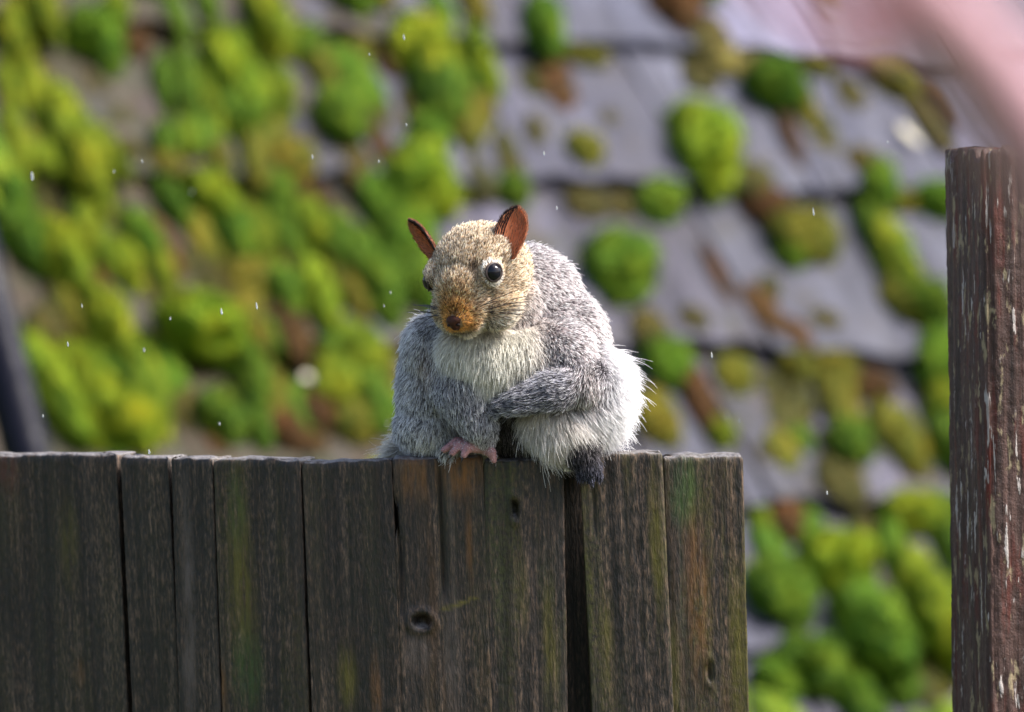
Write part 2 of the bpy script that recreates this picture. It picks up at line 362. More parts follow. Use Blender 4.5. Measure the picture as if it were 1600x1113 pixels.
moss = [
 (46,50,25,42,20,'L'),(12,78,24,42,15,'L'),(30,108,14,30,10,'L'),(2,168,15,42,10,'L'),(39,172,17,48,15,'L'),(12,262,15,46,15,'L'),
 (85,215,24,40,20,'L'),(103,275,32,75,22,'L'),(158,276,15,38,30,'L'),(136,80,36,38,20,'G'),(167,48,20,20,0,'L'),(165,124,17,20,0,'G'),
 (200,82,20,24,10,'R'),(178,211,13,14,0,'O'),(140,160,9,20,25,'O'),(190,266,20,14,0,'O'),(212,6,22,16,0,'G'),(265,4,22,13,0,'L'),
 (310,44,14,28,20,'G'),(346,90,24,26,0,'G'),(275,108,15,34,5,'Y'),(246,156,15,36,5,'G'),(284,170,20,55,12,'G'),(306,182,20,52,20,'L'),
 (352,150,36,62,22,'L'),(362,205,30,42,15,'G'),(246,255,19,24,0,'G'),(276,250,16,24,10,'L'),(330,282,17,26,10,'Y'),(386,284,22,36,5,'Y'),
 (256,336,18,38,28,'G'),(322,340,30,44,30,'L'),(170,332,10,26,25,'O'),(60,322,16,42,25,'O'),(8,335,24,44,25,'G'),
 (23,398,26,50,25,'G'),(46,410,18,40,25,'L'),(80,428,32,52,25,'L'),(128,395,24,52,18,'L'),(176,443,21,42,30,'L'),(140,468,14,20,20,'R'),
 (190,385,15,26,25,'O'),(212,402,22,42,25,'G'),(240,455,19,38,15,'L'),(254,505,17,32,12,'Y'),(292,556,36,54,62,'L'),(240,562,20,26,40,'Y'),
 (346,578,26,26,0,'G'),(377,546,22,38,25,'Y'),(95,520,14,36,25,'Y'),(60,548,22,30,25,'O'),(152,540,31,46,20,'L'),(158,596,22,32,25,'G'),
 (214,632,25,72,20,'L'),(120,618,27,52,35,'L'),(70,640,30,80,28,'L'),(172,692,40,48,30,'L'),(128,684,22,42,15,'L'),(272,652,24,40,15,'O'),
 (330,682,30,40,20,'G'),(346,640,16,16,0,'O'),(282,440,16,22,10,'O'),(388,630,26,34,10,'G'),
 (350,385,26,62,22,'G'),(397,406,21,44,18,'L'),(430,396,22,48,20,'G'),(472,376,26,38,15,'L'),(372,462,26,32,20,'Y'),(425,452,20,26,10,'R'),
 (430,492,22,38,20,'G'),(481,496,25,54,18,'L'),(520,418,26,44,20,'G'),(528,474,20,48,25,'Y'),(560,452,30,62,25,'G'),(586,506,20,32,20,'G'),
 (440,560,22,38,20,'R'),(500,565,24,34,10,'G'),(546,578,36,46,15,'L'),(584,592,24,32,10,'Y'),(365,582,28,46,25,'G'),(407,638,27,60,20,'Y'),
 (508,628,30,44,15,'L'),(574,600,13,16,0,'R'),(570,660,27,42,10,'G'),(482,676,30,26,0,'R'),(540,692,32,26,0,'Y'),(390,692,21,32,10,'G'),
 (432,702,26,30,20,'R'),(600,690,16,26,0,'O'),(622,400,36,42,10,'G'),(648,392,22,50,10,'L'),(604,454,22,34,15,'G'),(640,470,26,40,15,'G'),(330,470,18,30,20,'O'),
 (402,68,29,46,18,'L'),(418,170,23,38,18,'L'),(463,88,23,30,15,'G'),(492,130,19,32,25,'Y'),(535,22,34,28,0,'G'),(575,15,26,26,0,'Y'),(555,90,20,26,0,'Y'),
 (482,10,20,13,0,'O'),(640,95,40,44,10,'L'),(664,130,32,50,20,'L'),(674,180,34,46,15,'G'),(712,236,19,28,15,'Y'),(596,110,15,26,10,'R'),
 (728,92,23,36,18,'L'),(748,132,18,34,15,'L'),(745,196,15,24,10,'Y'),(725,34,18,32,22,'Y'),(517,220,33,38,15,'G'),(657,244,28,29,0,'G'),
 (646,312,46,48,15,'L'),(606,320,26,42,20,'G'),(570,332,24,36,15,'G'),(446,284,26,32,10,'Y'),(476,336,30,22,0,'R'),(422,332,26,32,15,'G'),
 (782,285,17,40,12,'O'),(790,322,26,20,0,'G'),(834,74,28,40,10,'G'),(825,148,20,22,0,'O'),(826,230,14,20,10,'O'),
 (906,110,32,15,0,'Y'),(846,134,18,20,0,'O'),(900,265,26,24,0,'Y'),(940,215,13,14,0,'O'),(1042,30,36,42,10,'R'),(1090,10,22,20,0,'G'),
 (1082,264,40,58,22,'L'),(1086,140,26,26,0,'O'),(1118,118,24,20,20,'P'),(1188,128,36,15,0,'P'),(1198,165,38,32,20,'G'),(1240,184,20,36,15,'Y'),
 (1222,242,12,36,18,'R'),(1020,338,31,31,0,'G'),(910,336,30,24,0,'O'),(965,340,20,20,0,'O'),(1165,316,26,24,0,'O'),(1265,120,26,13,0,'Y'),(1266,16,12,32,35,'Y'),
 (1384,138,30,38,28,'Y'),(1320,170,18,28,20,'O'),(1448,222,18,42,32,'O'),(1462,182,14,36,30,'R'),(1340,286,28,22,10,'O'),(1358,326,26,28,0,'G'),
 (1398,330,26,18,0,'Y'),(1456,338,36,24,20,'G'),(952,450,42,50,15,'G'),(1240,396,40,42,25,'Y'),(1192,352,34,26,20,'R'),(1222,424,24,20,0,'G'),
 (1110,460,11,42,25,'R'),(1190,475,15,20,10,'O'),(1070,530,22,18,0,'O'),(1276,530,20,14,0,'O'),(1350,372,20,42,15,'G'),(1386,440,26,62,22,'L'),
 (1398,500,26,36,20,'Y'),(1436,516,34,26,10,'G'),(1236,590,28,26,10,'Y'),(1296,602,36,24,0,'Y'),(1352,626,26,26,10,'R'),(1300,660,25,56,18,'Y'),
 (1312,730,32,28,0,'G'),(1390,716,30,50,25,'Y'),(1458,600,38,48,10,'G'),(1468,668,34,34,0,'L'),(1472,728,34,42,10,'G'),(1136,606,24,32,15,'Y'),
 (1030,592,30,36,15,'G'),(1082,650,20,60,22,'R'),(1112,706,20,20,0,'L'),(1012,682,30,40,15,'Y'),(1186,736,18,18,0,'O'),(1000,545,26,26,0,'O'),(1240,650,18,30,15,'O'),
 (1300,786,28,36,18,'O'),(1220,834,28,28,0,'R'),(1176,832,15,26,10,'L'),(1416,830,46,26,15,'L'),(1470,856,26,62,10,'G'),(1386,892,20,62,12,'G'),
 (1290,912,42,42,25,'L'),(1200,968,38,48,22,'G'),(1344,1034,42,64,28,'G'),(1422,950,28,60,22,'L'),(1450,1014,36,58,25,'L'),(1250,1070,50,42,20,'G'),
 (1198,1092,32,32,10,'G'),(1312,1104,30,26,0,'G'),(1394,1098,26,26,0,'G'),(1432,1088,30,30,0,'O'),(1340,850,18,24,10,'O'),(1240,990,14,16,0,'O'),
]
seen = [(m[0], m[1]) for m in moss]
rr = random.Random(3)
for _ in range(12):                                     # cushions going on past the picture's edge
    for _t in range(20):
        x, y = rr.uniform(-420, 2050), rr.uniform(-260, 1290)
        if (x < -30 or x > 1620 or y < -40 or y > 1135) and all(math.hypot(x - a, y - c) > 55 for a, c in seen): break
    seen.append((x, y)); moss.append((x, y, rr.uniform(18, 40), rr.uniform(28, 60), rr.uniform(10, 30), rr.choice('LGGYOYL')))
fill = random.Random(12); low = set()
for (xa, xb, ya, yb, cnt, cols_) in ((235, 620, 270, 715, 24, 'OYGROGYR'), (0, 235, 330, 715, 8, 'GOYL'), (230, 420, 0, 270, 7, 'GYOLG'), (0, 60, 0, 330, 5, 'LGY'), (420, 800, 40, 330, 11, 'OYOG'), (1180, 1490, 560, 1110, 14, 'OYGO'), (820, 1480, 80, 560, 7, 'OOR')):
    for _ in range(cnt):
        for _t in range(12):
            x, y = fill.uniform(xa, xb), fill.uniform(ya, yb)
            if all(math.hypot(x - a, y - c) > 19 for a, c in seen): break
        seen.append((x, y)); r0 = fill.uniform(13, 25); moss.append((x, y, r0, r0 * fill.uniform(1.1, 2.2), fill.uniform(12, 32), fill.choice(cols_))); low.add((x, y))
special = {(1082, 264): 'egg-shaped lime green moss cushion standing alone on bare shingle above a dark course line',
           (952, 450): 'round grass green moss cushion alone on bare shingle, one course below the egg-shaped one',
           (292, 556): 'broad lime green moss cushion lying crosswise at the foot of a bare grey shingle'}
info = []
for i, (x, y, rx, ry, ang, c) in enumerate(moss):
    u0, v0 = on_roof(x, y)
    sa, ca = math.sin(math.radians(ang)), math.cos(math.radians(ang))
    p = np.array(on_roof(x + sa * ry, y + ca * ry)) - (u0, v0)            # long axis on the roof
    q = np.array(on_roof(x + ca * rx, y - sa * rx)) - (u0, v0)
    ly = float(np.linalg.norm(p)); pd = p / ly
    lx = abs(float(q.dot((pd[1], -pd[0]))))
    o = bpy.data.objects.new('moss_cushion', MOSS[i % 7]); COL.objects.link(o)
    hh = min(lx, ly) * (0.5 if c == 'O' else 0.95 if c in 'RYP' else 1.35)
    if (x, y) in low: hh *= 0.55
    kk = max([k for k in range(len(rows_v) - 1) if rows_v[k] <= v0], default=0)
    lift = 0.003 + 0.024 * (1 - (rows_v[kk + 1] - v0) / (1.6 * (rows_v[kk + 1] - rows_v[kk])))
    rz = math.atan2(-HS * pd[0], pd[1])
    sag = 0.12
    o.matrix_world = ROOF_M @ Matrix.Translation((HS * u0, v0, lift)) @ Matrix.Rotation(rz, 4, 'Z') @ Matrix.Diagonal((lx * (1.0 if ry > 1.4 * rx else 1.1), ly * (1.3 if ry > 1.4 * rx else 1.12), hh, 1))
    j = rr.uniform(0.85, 1.15); col = MC[c]
    o.color = (col[0] * j * rr.uniform(0.92, 1.1), col[1] * j, col[2] * j, 1)
    size = 'large' if rx * ry > 1500 else 'medium-sized' if rx * ry > 600 else 'small'
    shape = 'elongated' if ry > 1.5 * rx else 'rounded'
    def sz(m): return 'big' if m[2] * m[3] > 1200 else 'smaller' if m[2] * m[3] < rx * ry else 'larger'
    nb_ = sorted(((math.hypot(x - m[0], y - m[1]) / (rx + m[2] + 8), m) for m in moss if m[:2] != (x, y)), key=lambda z: z[0])[:2]
    one, two = nb_[0][1], nb_[1][1]
    if nb_[0][0] > 1.15: rel = [f'clear of the others on bare shingle', f'on bare shingle nearest a {sz(one)} {MN[one[5]]} one']
    else: rel = [f'beside a {sz(one)} {MN[one[5]]} one', f'between {sz(one)} {MN[one[5]]} and {sz(two)} {MN[two[5]]} ones']
    o['category'] = 'moss'
    info.append((o, f'{size} {shape} {MN[c]} moss cushion', rel, special.get((x, y))))
first = {}
for o, head_, rel, sp_ in info: first.setdefault(head_ + rel[0], []).append(o)
final = {}
for o, head_, rel, sp_ in info:
    lab = sp_ or head_ + ' ' + (rel[0] if len(first[head_ + rel[0]]) == 1 else rel[1])
    o['label'] = lab; final.setdefault(lab, []).append(o)
for lab, os_ in final.items():
    if len(os_) > 1:
        for o in os_: o['group'] = lab.replace('cushion', 'cushions', 1)

# the moss going on over the parts of the roof that the fence and the picture's edge hide
def moss_carpet():
    r = np.random.default_rng(77)
    b_ = bmesh.new(); bmesh.ops.create_icosphere(b_, subdivisions=3, radius=1.0)
    P0 = np.array([v.co[:] for v in b_.verts]); F0 = np.array([[v.index for v in f.verts] for f in b_.faces]); b_.free()
    VV, FF, CC, nv0, placed = [], [], [], 0, []
    for _ in range(520):
        zone = r.integers(0, 4)
        x, y = ((r.uniform(-1000, -35), r.uniform(-250, 1250)), (r.uniform(-200, 1120), r.uniform(760, 1280)), (r.uniform(-300, 900), r.uniform(-330, -35)), (r.uniform(1000, 2000), r.uniform(1150, 1350)))[zone]
        if any(math.hypot(x - a, y - c) < 34 for a, c in placed) or (-40 < x < 1640 and -45 < y < 740): continue
        placed.append((x, y)); u0, v0 = on_roof(x, y)
        if not (U0 + .08 < u0 < U1 - .08 and V0 + .05 < v0 < V1 - .08): continue
        k = int(r.integers(0, 99)); rx = r.uniform(.011, .026); ry = rx * r.uniform(1.2, 2.4)
        Q = P0 * (1 + 0.20 * vnoise(P0 * 1.5 + k, k) + 0.16 * vnoise(P0 * 3.3, k + 1) + 0.1 * vnoise(P0 * 7, k + 2))[:, None]
        Q = Q * (rx, ry, rx * 1.1); Q[:, 2] = np.where(Q[:, 2] < 0, Q[:, 2] * .25, Q[:, 2])
        a = math.radians(r.uniform(-12, 12)); Q = np.stack([Q[:, 0] * math.cos(a) - Q[:, 1] * math.sin(a) + HS * u0, Q[:, 0] * math.sin(a) + Q[:, 1] * math.cos(a) + v0, Q[:, 2] + 0.016], 1)
        VV.append(Q); FF.append(F0 + nv0); nv0 += len(Q)
        for _s in range(160):
            q = r.integers(0, len(P0))
            if P0[q, 2] < 0: continue
            d = P0[q] + r.normal(0, .4, 3); d /= np.linalg.norm(d); sd_ = np.cross(d, (.3, .5, .8)); w_ = rx * .03
            VV.append(np.array([Q[q] - sd_ * w_, Q[q] + sd_ * w_, Q[q] + d * rx * .14])); FF.append(np.array([[nv0, nv0 + 1, nv0 + 2]])); nv0 += 3
    o = mesh_obj('moss_carpet', np.concatenate(VV), np.concatenate(FF).tolist(), None)
    m2 = M_MOSS.copy(); m2.name = 'moss_carpet'
    for nd in m2.node_tree.nodes:
        if nd.type == 'TEX_NOISE': nd.inputs['Scale'].default_value *= 40
    o.data.materials.append(m2); o.color = (.17, .28, .007, 1)
    o.matrix_world = ROOF_M
    tag(o, 'mass of green moss covering the shed roof beyond the single cushions', 'moss', kind='stuff')
moss_carpet()

# small pale petals lying on the roof
for (x, y, a, b_, rot, lab) in ((465, 627, 17, 10, 0.3, 'small pale petal lying between rusty and lime moss cushions'),
                            (1406, 246, 16, 32, 0.35, 'pale white petal lying on a bare grey shingle near the weathered post')):
    vs, fs = [], []
    n = 14
    for j in range(5):
        for i in range(n):
            t = 2 * math.pi * i / n; r_ = (j + 1) / 5
            vs.append((math.cos(t) * r_, math.sin(t) * r_ * (1 - 0.15 * math.cos(t)), 0.35 * r_ * r_ + 0.08 * math.sin(3 * t) * r_))
    vs.append((0, 0, 0))
    for j in range(4):
        for i in range(n): fs.append((j * n + i, j * n + (i + 1) % n, (j + 1) * n + (i + 1) % n, (j + 1) * n + i))
    for i in range(n): fs.append((5 * n, (i + 1) % n, i))
    o = mesh_obj('petal', vs, fs, M_PETAL)
    sm = o.modifiers.new('t', 'SOLIDIFY'); sm.thickness = 0.06
    u0, v0 = on_roof(x, y)
    o.matrix_world = ROOF_M @ Matrix.Translation((HS * u0, v0, 0.028)) @ Matrix.Rotation(-HS * rot, 4, 'Z') @ Matrix.Diagonal((a * 0.38e-3, b_ * 0.5e-3, 0.005, 1))
    tag(o, lab, 'petal')

# ------------------------------------------------------------------ black pipe leaning past the roof
def tube(name, pts, radii, mat, parent=None, n=20, loc=(0, 0, 0), jit=0.0, seed=1):
    pts = [np.asarray(p, float) for p in pts]; vs, fs = [], []
    up = np.array([0.3, 1.0, 0.2])
    for i, p in enumerate(pts):
        t = pts[min(i + 1, len(pts) - 1)] - pts[max(i - 1, 0)]; t = t / np.linalg.norm(t)
        a = np.cross(t, up); a /= np.linalg.norm(a); b_ = np.cross(t, a)
        for k in range(n):
            th = 2 * math.pi * k / n
            vs.append(p + (a * math.cos(th) + b_ * math.sin(th)) * radii[i])
    vs = np.array(vs)
    if jit:
        nz = vnoise(vs * 60, seed)[:, None]; c = np.repeat(np.array(pts), n, 0); vs = c + (vs - c) * (1 + jit * nz)
    m = len(pts)
    for i in range(m - 1):
        for k in range(n): fs.append((i * n + k, i * n + (k + 1) % n, (i + 1) * n + (k + 1) % n, (i + 1) * n + k))
    fs.append(tuple(range(n))[::-1]); fs.append(tuple((m - 1) * n + k for k in range(n)))
    return mesh_obj(name, vs - np.array(loc), fs, mat, parent, loc=None if parent else loc)
pa, pb = at(-12, 500, 6.05), at(44, 720, 6.02)
dv = (pb - pa) / np.linalg.norm(pb - pa)
low = pb + dv * ((pb[2] - 0.0) / -dv[2])
pipe = empty('pipe', low)
tag(pipe, 'thick black pipe leaning against the mossy shed roof', 'pipe')
tube('pipe_body', [pa - dv * 0.45, pa, pb, low], [0.021] * 4, M_PIPE, pipe, 28, tuple(low))
for k in (0.30, 0.62):
    c = pa + (low - pa) * k
    tube('pipe_collar', [c - dv * 0.02, c + dv * 0.02], [0.025] * 2, M_PIPE, pipe, 28, tuple(low))

# ------------------------------------------------------------------ weathered boards
def board_mesh(wd, th, L, seed, cracks=(), knots=(), step=0.0016, fine=0.24, amp=1.0, r=0.0009, topwave=0.0008, nz=130):
    """a sawn board hanging down from z=0; x across 0..wd, y from the front (0) to the back (th)"""
    loop = []
    def seg(a, b_, st):
        n = max(2, int(np.linalg.norm(np.subtract(b_, a)) / st))
        for i in range(n): loop.append(np.array(a) + (np.array(b_) - np.array(a)) * i / n)
    seg((r, 0), (wd - r, 0), step); 
    for q in range(4): loop.append(np.array((wd - r + r * math.sin(q * math.pi / 8), r - r * math.cos(q * math.pi / 8))))
    seg((wd, r), (wd, th - r), step * 1.4); seg((wd - r * .3, th), (r * .3, th), step * 4); seg((0, th - r), (0, r), step * 1.4)
    for q in range(4): loop.append(np.array((r - r * math.cos(q * math.pi / 8), r - r * math.sin(q * math.pi / 8))))
    lp = np.array(loop); M_ = len(lp)
    nrm = np.roll(lp, -1, 0) - np.roll(lp, 1, 0); nrm = np.stack([nrm[:, 1], -nrm[:, 0]], 1); nrm /= np.linalg.norm(nrm, axis=1)[:, None] + 1e-9
    zs = np.concatenate([[0, -0.0006, -0.0015, -0.003], np.linspace(-0.0045, -fine, nz), np.linspace(-fine, -L, 6)[1:]])
    inset = np.concatenate([[0.0010, 0.0005, 0.0002, 0.0], np.zeros(len(zs) - 4)])
    X = np.repeat(lp[None], len(zs), 0); NN = np.repeat(nrm[None], len(zs), 0)
    Z = np.repeat(zs[:, None], M_, 1)
    P3 = np.stack([X[..., 0], X[..., 1], Z], -1).reshape(-1, 3)
    g1 = vnoise(P3 * (420, 420, 9), seed); g2 = vnoise(P3 * (900, 900, 60), seed + 1); g3 = vnoise(P3 * (60, 60, 6), seed + 2); g4 = vnoise(P3 * 700, seed + 3)
    disp = amp * (0.00028 * g1 + 0.00016 * g2 + 0.0005 * g3 + 0.00018 * g4)
    disp = disp.reshape(len(zs), M_)
    for (cx, cw, cd, z0, z1) in cracks:
        wob = 0.0010 * vnoise(np.stack([Z.ravel() * 60, Z.ravel() * 0 + cx * 999, Z.ravel() * 0], 1), seed + 9).reshape(Z.shape)
        zz = np.clip((z0 - Z) / 0.01, 0, 1) * np.clip((Z - z1) / 0.015, 0, 1)
        disp -= cd * np.exp(-((X[..., 0] - cx - wob) / cw) ** 2) * zz * (X[..., 1] < th * 0.4)
    for (kx, kz, kw, kh, kd) in knots:
        q = ((X[..., 0] - kx) / kw) ** 2 + ((Z - kz) / kh) ** 2
        disp -= kd * np.exp(-q * q) * (X[..., 1] < th * 0.4)
        disp += kd * 0.25 * np.exp(-((np.sqrt(q) - 1.6) / 0.5) ** 2) * (X[..., 1] < th * 0.4)
    X = X + NN * (disp - inset[:, None])[..., None]
    tw = topwave * vnoise(np.stack([lp[:, 0] * 90, lp[:, 1] * 90, lp[:, 0] * 0], 1), seed + 5) + topwave * 0.6 * vnoise(np.stack([lp[:, 0] * 330, lp[:, 1] * 330, lp[:, 0] * 0], 1), seed + 6)
    Z = Z + tw[None] * np.exp(zs / 0.02)[:, None]
    V = np.stack([X[..., 0], X[..., 1], Z], -1).reshape(-1, 3)
    F = []
    R_ = len(zs)
    for i in range(R_ - 1):
        a = i * M_
        for k in range(M_):
            k2 = (k + 1) % M_; F.append((a + k, a + M_ + k, a + M_ + k2, a + k2))
    c2 = lp.mean(0); base = len(V); V = V.tolist(); prev = list(range(M_))
    top = np.array(V[:M_])
    for s_ in (0.75, 0.5, 0.25):
        ring = []
        for k in range(M_):
            x, y = c2[0] + (top[k, 0] - c2[0]) * (1 - (1 - s_) * 0.25), c2[1] + (top[k, 1] - c2[1]) * s_
            z = top[k, 2] + 0.0006 * float(hash3(np.int64(k // 2), np.int64(int(s_ * 8)), np.int64(seed), 3)) + 0.0004
            ring.append(len(V)); V.append([x, y, z])
        for k in range(M_):
            k2 = (k + 1) % M_; F.append((prev[k], prev[k2], ring[k2], ring[k]))
        prev = ring
    F.append(tuple(prev)); F.append(tuple((R_ - 1) * M_ + k for k in range(M_))[::-1])
    return V, F
FLOOR = 0.02
fence_base = W(600, 720, 0)
fence = empty('fence', (fence_base[0], fence_base[1], 0))
tag(fence, 'dark weathered wooden board fence with algae streaks that the squirrel sits on', 'fence')
def add_board(name, x0, y0, n0, x1, y1, n1, seed, th=0.021, color=(0, 0, 0), lean=0.05, setback=0.0, mat=M_FENCE, parent=fence, front=30, stains=(), **kw):
    dep0, dep1 = D0 - front * S + n0 * 0.5 + setback, D0 - front * S + n1 * 0.5 + setback
    p0, p1 = at(x0, y0, dep0), at(x1, y1, dep1)
    h = p1 - p0; tilt = h[2] / np.linalg.norm(h[:2]); wd = float(np.linalg.norm(h))
    ex = h / wd
    down = np.array([lean, 0, -1.0]); down -= ex * down.dot(ex) * 0.0
    ez = -down / np.linalg.norm(down); ey = np.cross(ez, ex); ey /= np.linalg.norm(ey)
    L = float(min(p0[2], p1[2])) + 0.01
    V, F = board_mesh(wd, th, L, seed, **kw)
    o = mesh_obj(name, V, F, mat)
    VA = np.array(V); sc_ = np.zeros((len(VA), 4)); up_ = wd / ((x1 - x0) * PX)
    for (sx, sy, rx, ry, col, a) in stains:              # photo pixels on the board's face
        cx, cz = (sx - x0 - 0.05 * (sy - y0)) / (x1 - x0) * wd, -(sy - (y0 + y1) / 2) * PX
        k = a * np.exp(-(((VA[:, 0] - cx) / (rx * PX * up_)) ** 2 + ((VA[:, 2] - cz) / (ry * PX)) ** 2) ** 1.5) * (VA[:, 1] < th * .5)
        sc_[:, :3] = sc_[:, :3] * (1 - k)[:, None] + np.array(col) * k[:, None]; sc_[:, 3] = np.maximum(sc_[:, 3], k)
    nz0 = sc_[:, 3] > 1e-4; sc_[nz0, :3] /= np.maximum(sc_[nz0, 3:4], 0.05); sc_ = np.clip(sc_, 0, 1)
    ca_ = o.data.color_attributes.new('stain', 'FLOAT_COLOR', 'POINT'); ca_.data.foreach_set('color', sc_.astype(np.float32).ravel())
    M4 = Matrix(((ex[0], ey[0], ez[0], p0[0]), (ex[1], ey[1], ez[1], p0[1]), (ex[2], ey[2], ez[2], p0[2]), (0, 0, 0, 1)))
    o.color = (*color, 1)
    if parent:
        o.parent = parent; o.matrix_parent_inverse = Matrix.Translation(-Vector(parent.location))
    o.matrix_basis = M4
    return o
PX = S
GRN, YEL, ORG, BLK, PAL, RED = (.036, .075, .010), (.12, .10, .007), (.19, .075, .012), (.004, .0035, .004), (.12, .092, .08), (.09, .022, .012)
boards = [
 # x0, y0, nearer0, x1, y1, nearer1, colour (algae, orange, pale streak), options
 (-300, 708, .36, -64, 711, .255, (.3, .2, .3), {}),
 (-62, 712, .25, 182, 714, .15, (.3, .12, .12), dict(stains=((16, 740, 18, 32, RED, .8), (110, 850, 14, 70, YEL, .4), (20, 960, 40, 60, BLK, .5), (128, 1060, 8, 22, ORG, .5)))),
 (186, 716, .128, 263, 716, .095, (.1, .1, .2), dict(setback=.005, stains=((198, 830, 10, 160, BLK, .8), (198, 1040, 12, 90, BLK, .8)))),
 (265, 717, .092, 331, 719, .062, (.0, .12, .55), dict(stains=((296, 900, 9, 150, PAL, .8), (300, 1060, 10, 70, PAL, .7), (276, 1040, 7, 9, BLK, 1)))),
 (334, 719, .058, 468, 722, .012, (.5, .15, .15), dict(stains=((380, 900, 17, 130, YEL, .75), (392, 1050, 22, 60, GRN, .8), (372, 800, 14, 60, GRN, .5), (350, 1085, 9, 40, ORG, .8)))),
 (470, 724, .010, 612, 720, .0, (.2, .08, .1), dict(stains=((545, 1060, 14, 50, YEL, .7), (590, 1090, 8, 60, ORG, .45)))),
 (614, 718, .0, 754, 715, .0, (.3, .4, .55), dict(cracks=((.0255, .0008, .004, .01, -.08), (.0014, .0009, .004, -.015, -.09), (.047, .0005, .0014, .01, -.03)),
   knots=((.0125, -.089, .0042, .0034, .007),),
   stains=((650, 745, 26, 40, ORG, .8), (722, 735, 30, 45, ORG, .9), (673, 740, 7, 40, BLK, .9), (655, 800, 16, 60, BLK, .6), (628, 850, 8, 110, BLK, .8), (664, 900, 12, 60, BLK, .6), (648, 972, 15, 12, BLK, 1),
           (712, 1020, 12, 110, PAL, .6), (735, 850, 5, 60, ORG, .6), (655, 1020, 22, 30, PAL, .5), (660, 1085, 26, 22, BLK, .6), (700, 952, 9, 3.2, YEL, 1), (714, 948, 9, 3.2, YEL, 1), (728, 944, 9, 3.2, YEL, 1), (742, 938, 8, 3.2, YEL, 1)))),
 (756, 720, .0, 880, 722, .0, (.85, .08, .1), dict(knots=((.0165, -.0265, .0014, .0048, .007),), stains=((803, 795, 6, 15, BLK, 1), (870, 1010, 12, 90, YEL, .6), (825, 930, 8, 60, YEL, .4)))),
 (905, 713, .0, 1034, 707, .0, (.95, .1, .1), dict(cracks=((.008, .0007, .002, -.01, -.05), (.030, .0006, .0012, -.04, -.15)), stains=((1026, 850, 10, 90, YEL, .8), (948, 990, 10, 80, YEL, .5), (960, 900, 6, 90, BLK, .5)))),
 (1037, 715, .004, 1160, 714, .008, (1.0, .45, .1), dict(knots=((.022, -.118, .001, .005, .004),), stains=((1072, 770, 22, 48, GRN, .9), (1095, 930, 18, 120, ORG, .65), (1060, 1060, 10, 80, YEL, .6), (1160, 1030, 12, 120, YEL, .8), (1102, 1052, 4, 14, BLK, 1)))),
]
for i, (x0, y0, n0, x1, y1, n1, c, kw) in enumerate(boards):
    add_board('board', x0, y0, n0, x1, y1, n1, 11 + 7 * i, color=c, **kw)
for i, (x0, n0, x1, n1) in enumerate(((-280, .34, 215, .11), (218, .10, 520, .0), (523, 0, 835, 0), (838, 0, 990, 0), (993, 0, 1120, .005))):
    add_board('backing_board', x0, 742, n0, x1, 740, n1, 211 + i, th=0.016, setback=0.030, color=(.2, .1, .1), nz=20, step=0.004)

# ------------------------------------------------------------------ post at the right
post = add_board('post', 1533, 242, 0.0, 1850, 238, 0.052, 77, th=0.075, mat=M_POST, parent=None, lean=0.03, front=20, fine=0.36, nz=190, amp=2.2, r=0.004, topwave=0.004,
                 cracks=((.004, .0010, .002, .01, -.35), (.030, .0006, .0012, -.02, -.3)))
tag(post, 'reddish brown weathered wooden post with peeling pale flecks beside the mossy roof', 'post')

# ------------------------------------------------------------------ pink branch in front
def bez(pts, n=40):
    pts = np.array(pts, float); out = []
    for i in range(len(pts) - 1):
        p0, p1, p2, p3 = pts[max(i - 1, 0)], pts[i], pts[i + 1], pts[min(i + 2, len(pts) - 1)]
        for k in range(n):
            t = k / n; out.append(0.5 * ((2 * p1) + (p2 - p0) * t + (2 * p0 - 5 * p1 + 4 * p2 - p3) * t ** 2 + (3 * p1 - p0 - 3 * p2 + p3) * t ** 3))
    out.append(pts[-1]); return out
ctrl = [at(1150, -420, 1.52), at(1330, -140, 1.56), at(1492, 52, 1.6), at(1596, 190, 1.62), at(1740, 430, 1.64), at(2150, 1200, 1.7)]
root = ctrl[-1].copy(); root = np.array([root[0] + .25, root[1] + .1, 0.0]); mid = (ctrl[-1] + root) / 2 + np.array([.06, 0, 0])
bp = bez(ctrl + [mid, root], 14)
nb = len(bp)
br = empty('branch', tuple(root))
tag(br, 'blurred pinkish bare stem slanting close in front of the post', 'branch')
rad = [0.0062 + 0.0072 * min(1, i / (nb * .5)) + 0.0006 * math.sin(i * 1.3) for i in range(nb)]
tube('stem', bp, rad, M_BARK, br, 20, tuple(root), 0.05)
tube('side_twig', bez([at(1474, 40, 1.6), at(1350, 52, 1.57), at(1230, 10, 1.54), at(1100, -120, 1.5)], 8), [0.0048 - 0.00010 * i for i in range(25)], M_TWIG, br, 12, tuple(root), 0.08)

# ------------------------------------------------------------------ raindrops
drops = [(50,275,8),(300,300,4),(222,252,4),(178,268,3),(346,487,6),(401,478,7),(266,498,3),(225,547,4),(106,538,5),(128,478,4),(635,195,3),(577,85,3),
 (488,245,4),(592,252,3),(850,240,4),(830,253,3),(870,325,4),(1048,118,4),(1240,297,3),(1271,331,8),(1112,555,6),(1136,652,3),(1155,657,4),(1387,222,3),
 (1292,770,4),(343,662,3),(67,650,3),(610,457,3),(600,478,3),(604,661,3),(233,706,5),(631,58,6)]
dv_, df_ = [], []
for j in range(7):
    z = -1 + 2 * j / 6; r_ = math.sqrt(max(0, 1 - z * z)) * (1 - 0.25 * z)
    for k in range(10): dv_.append((r_ * math.cos(k * .6283), r_ * math.sin(k * .6283), z))
for j in range(6):
    for k in range(10): df_.append((j * 10 + k, j * 10 + (k + 1) % 10, j * 10 + 10 + (k + 1) % 10, j * 10 + 10 + k))
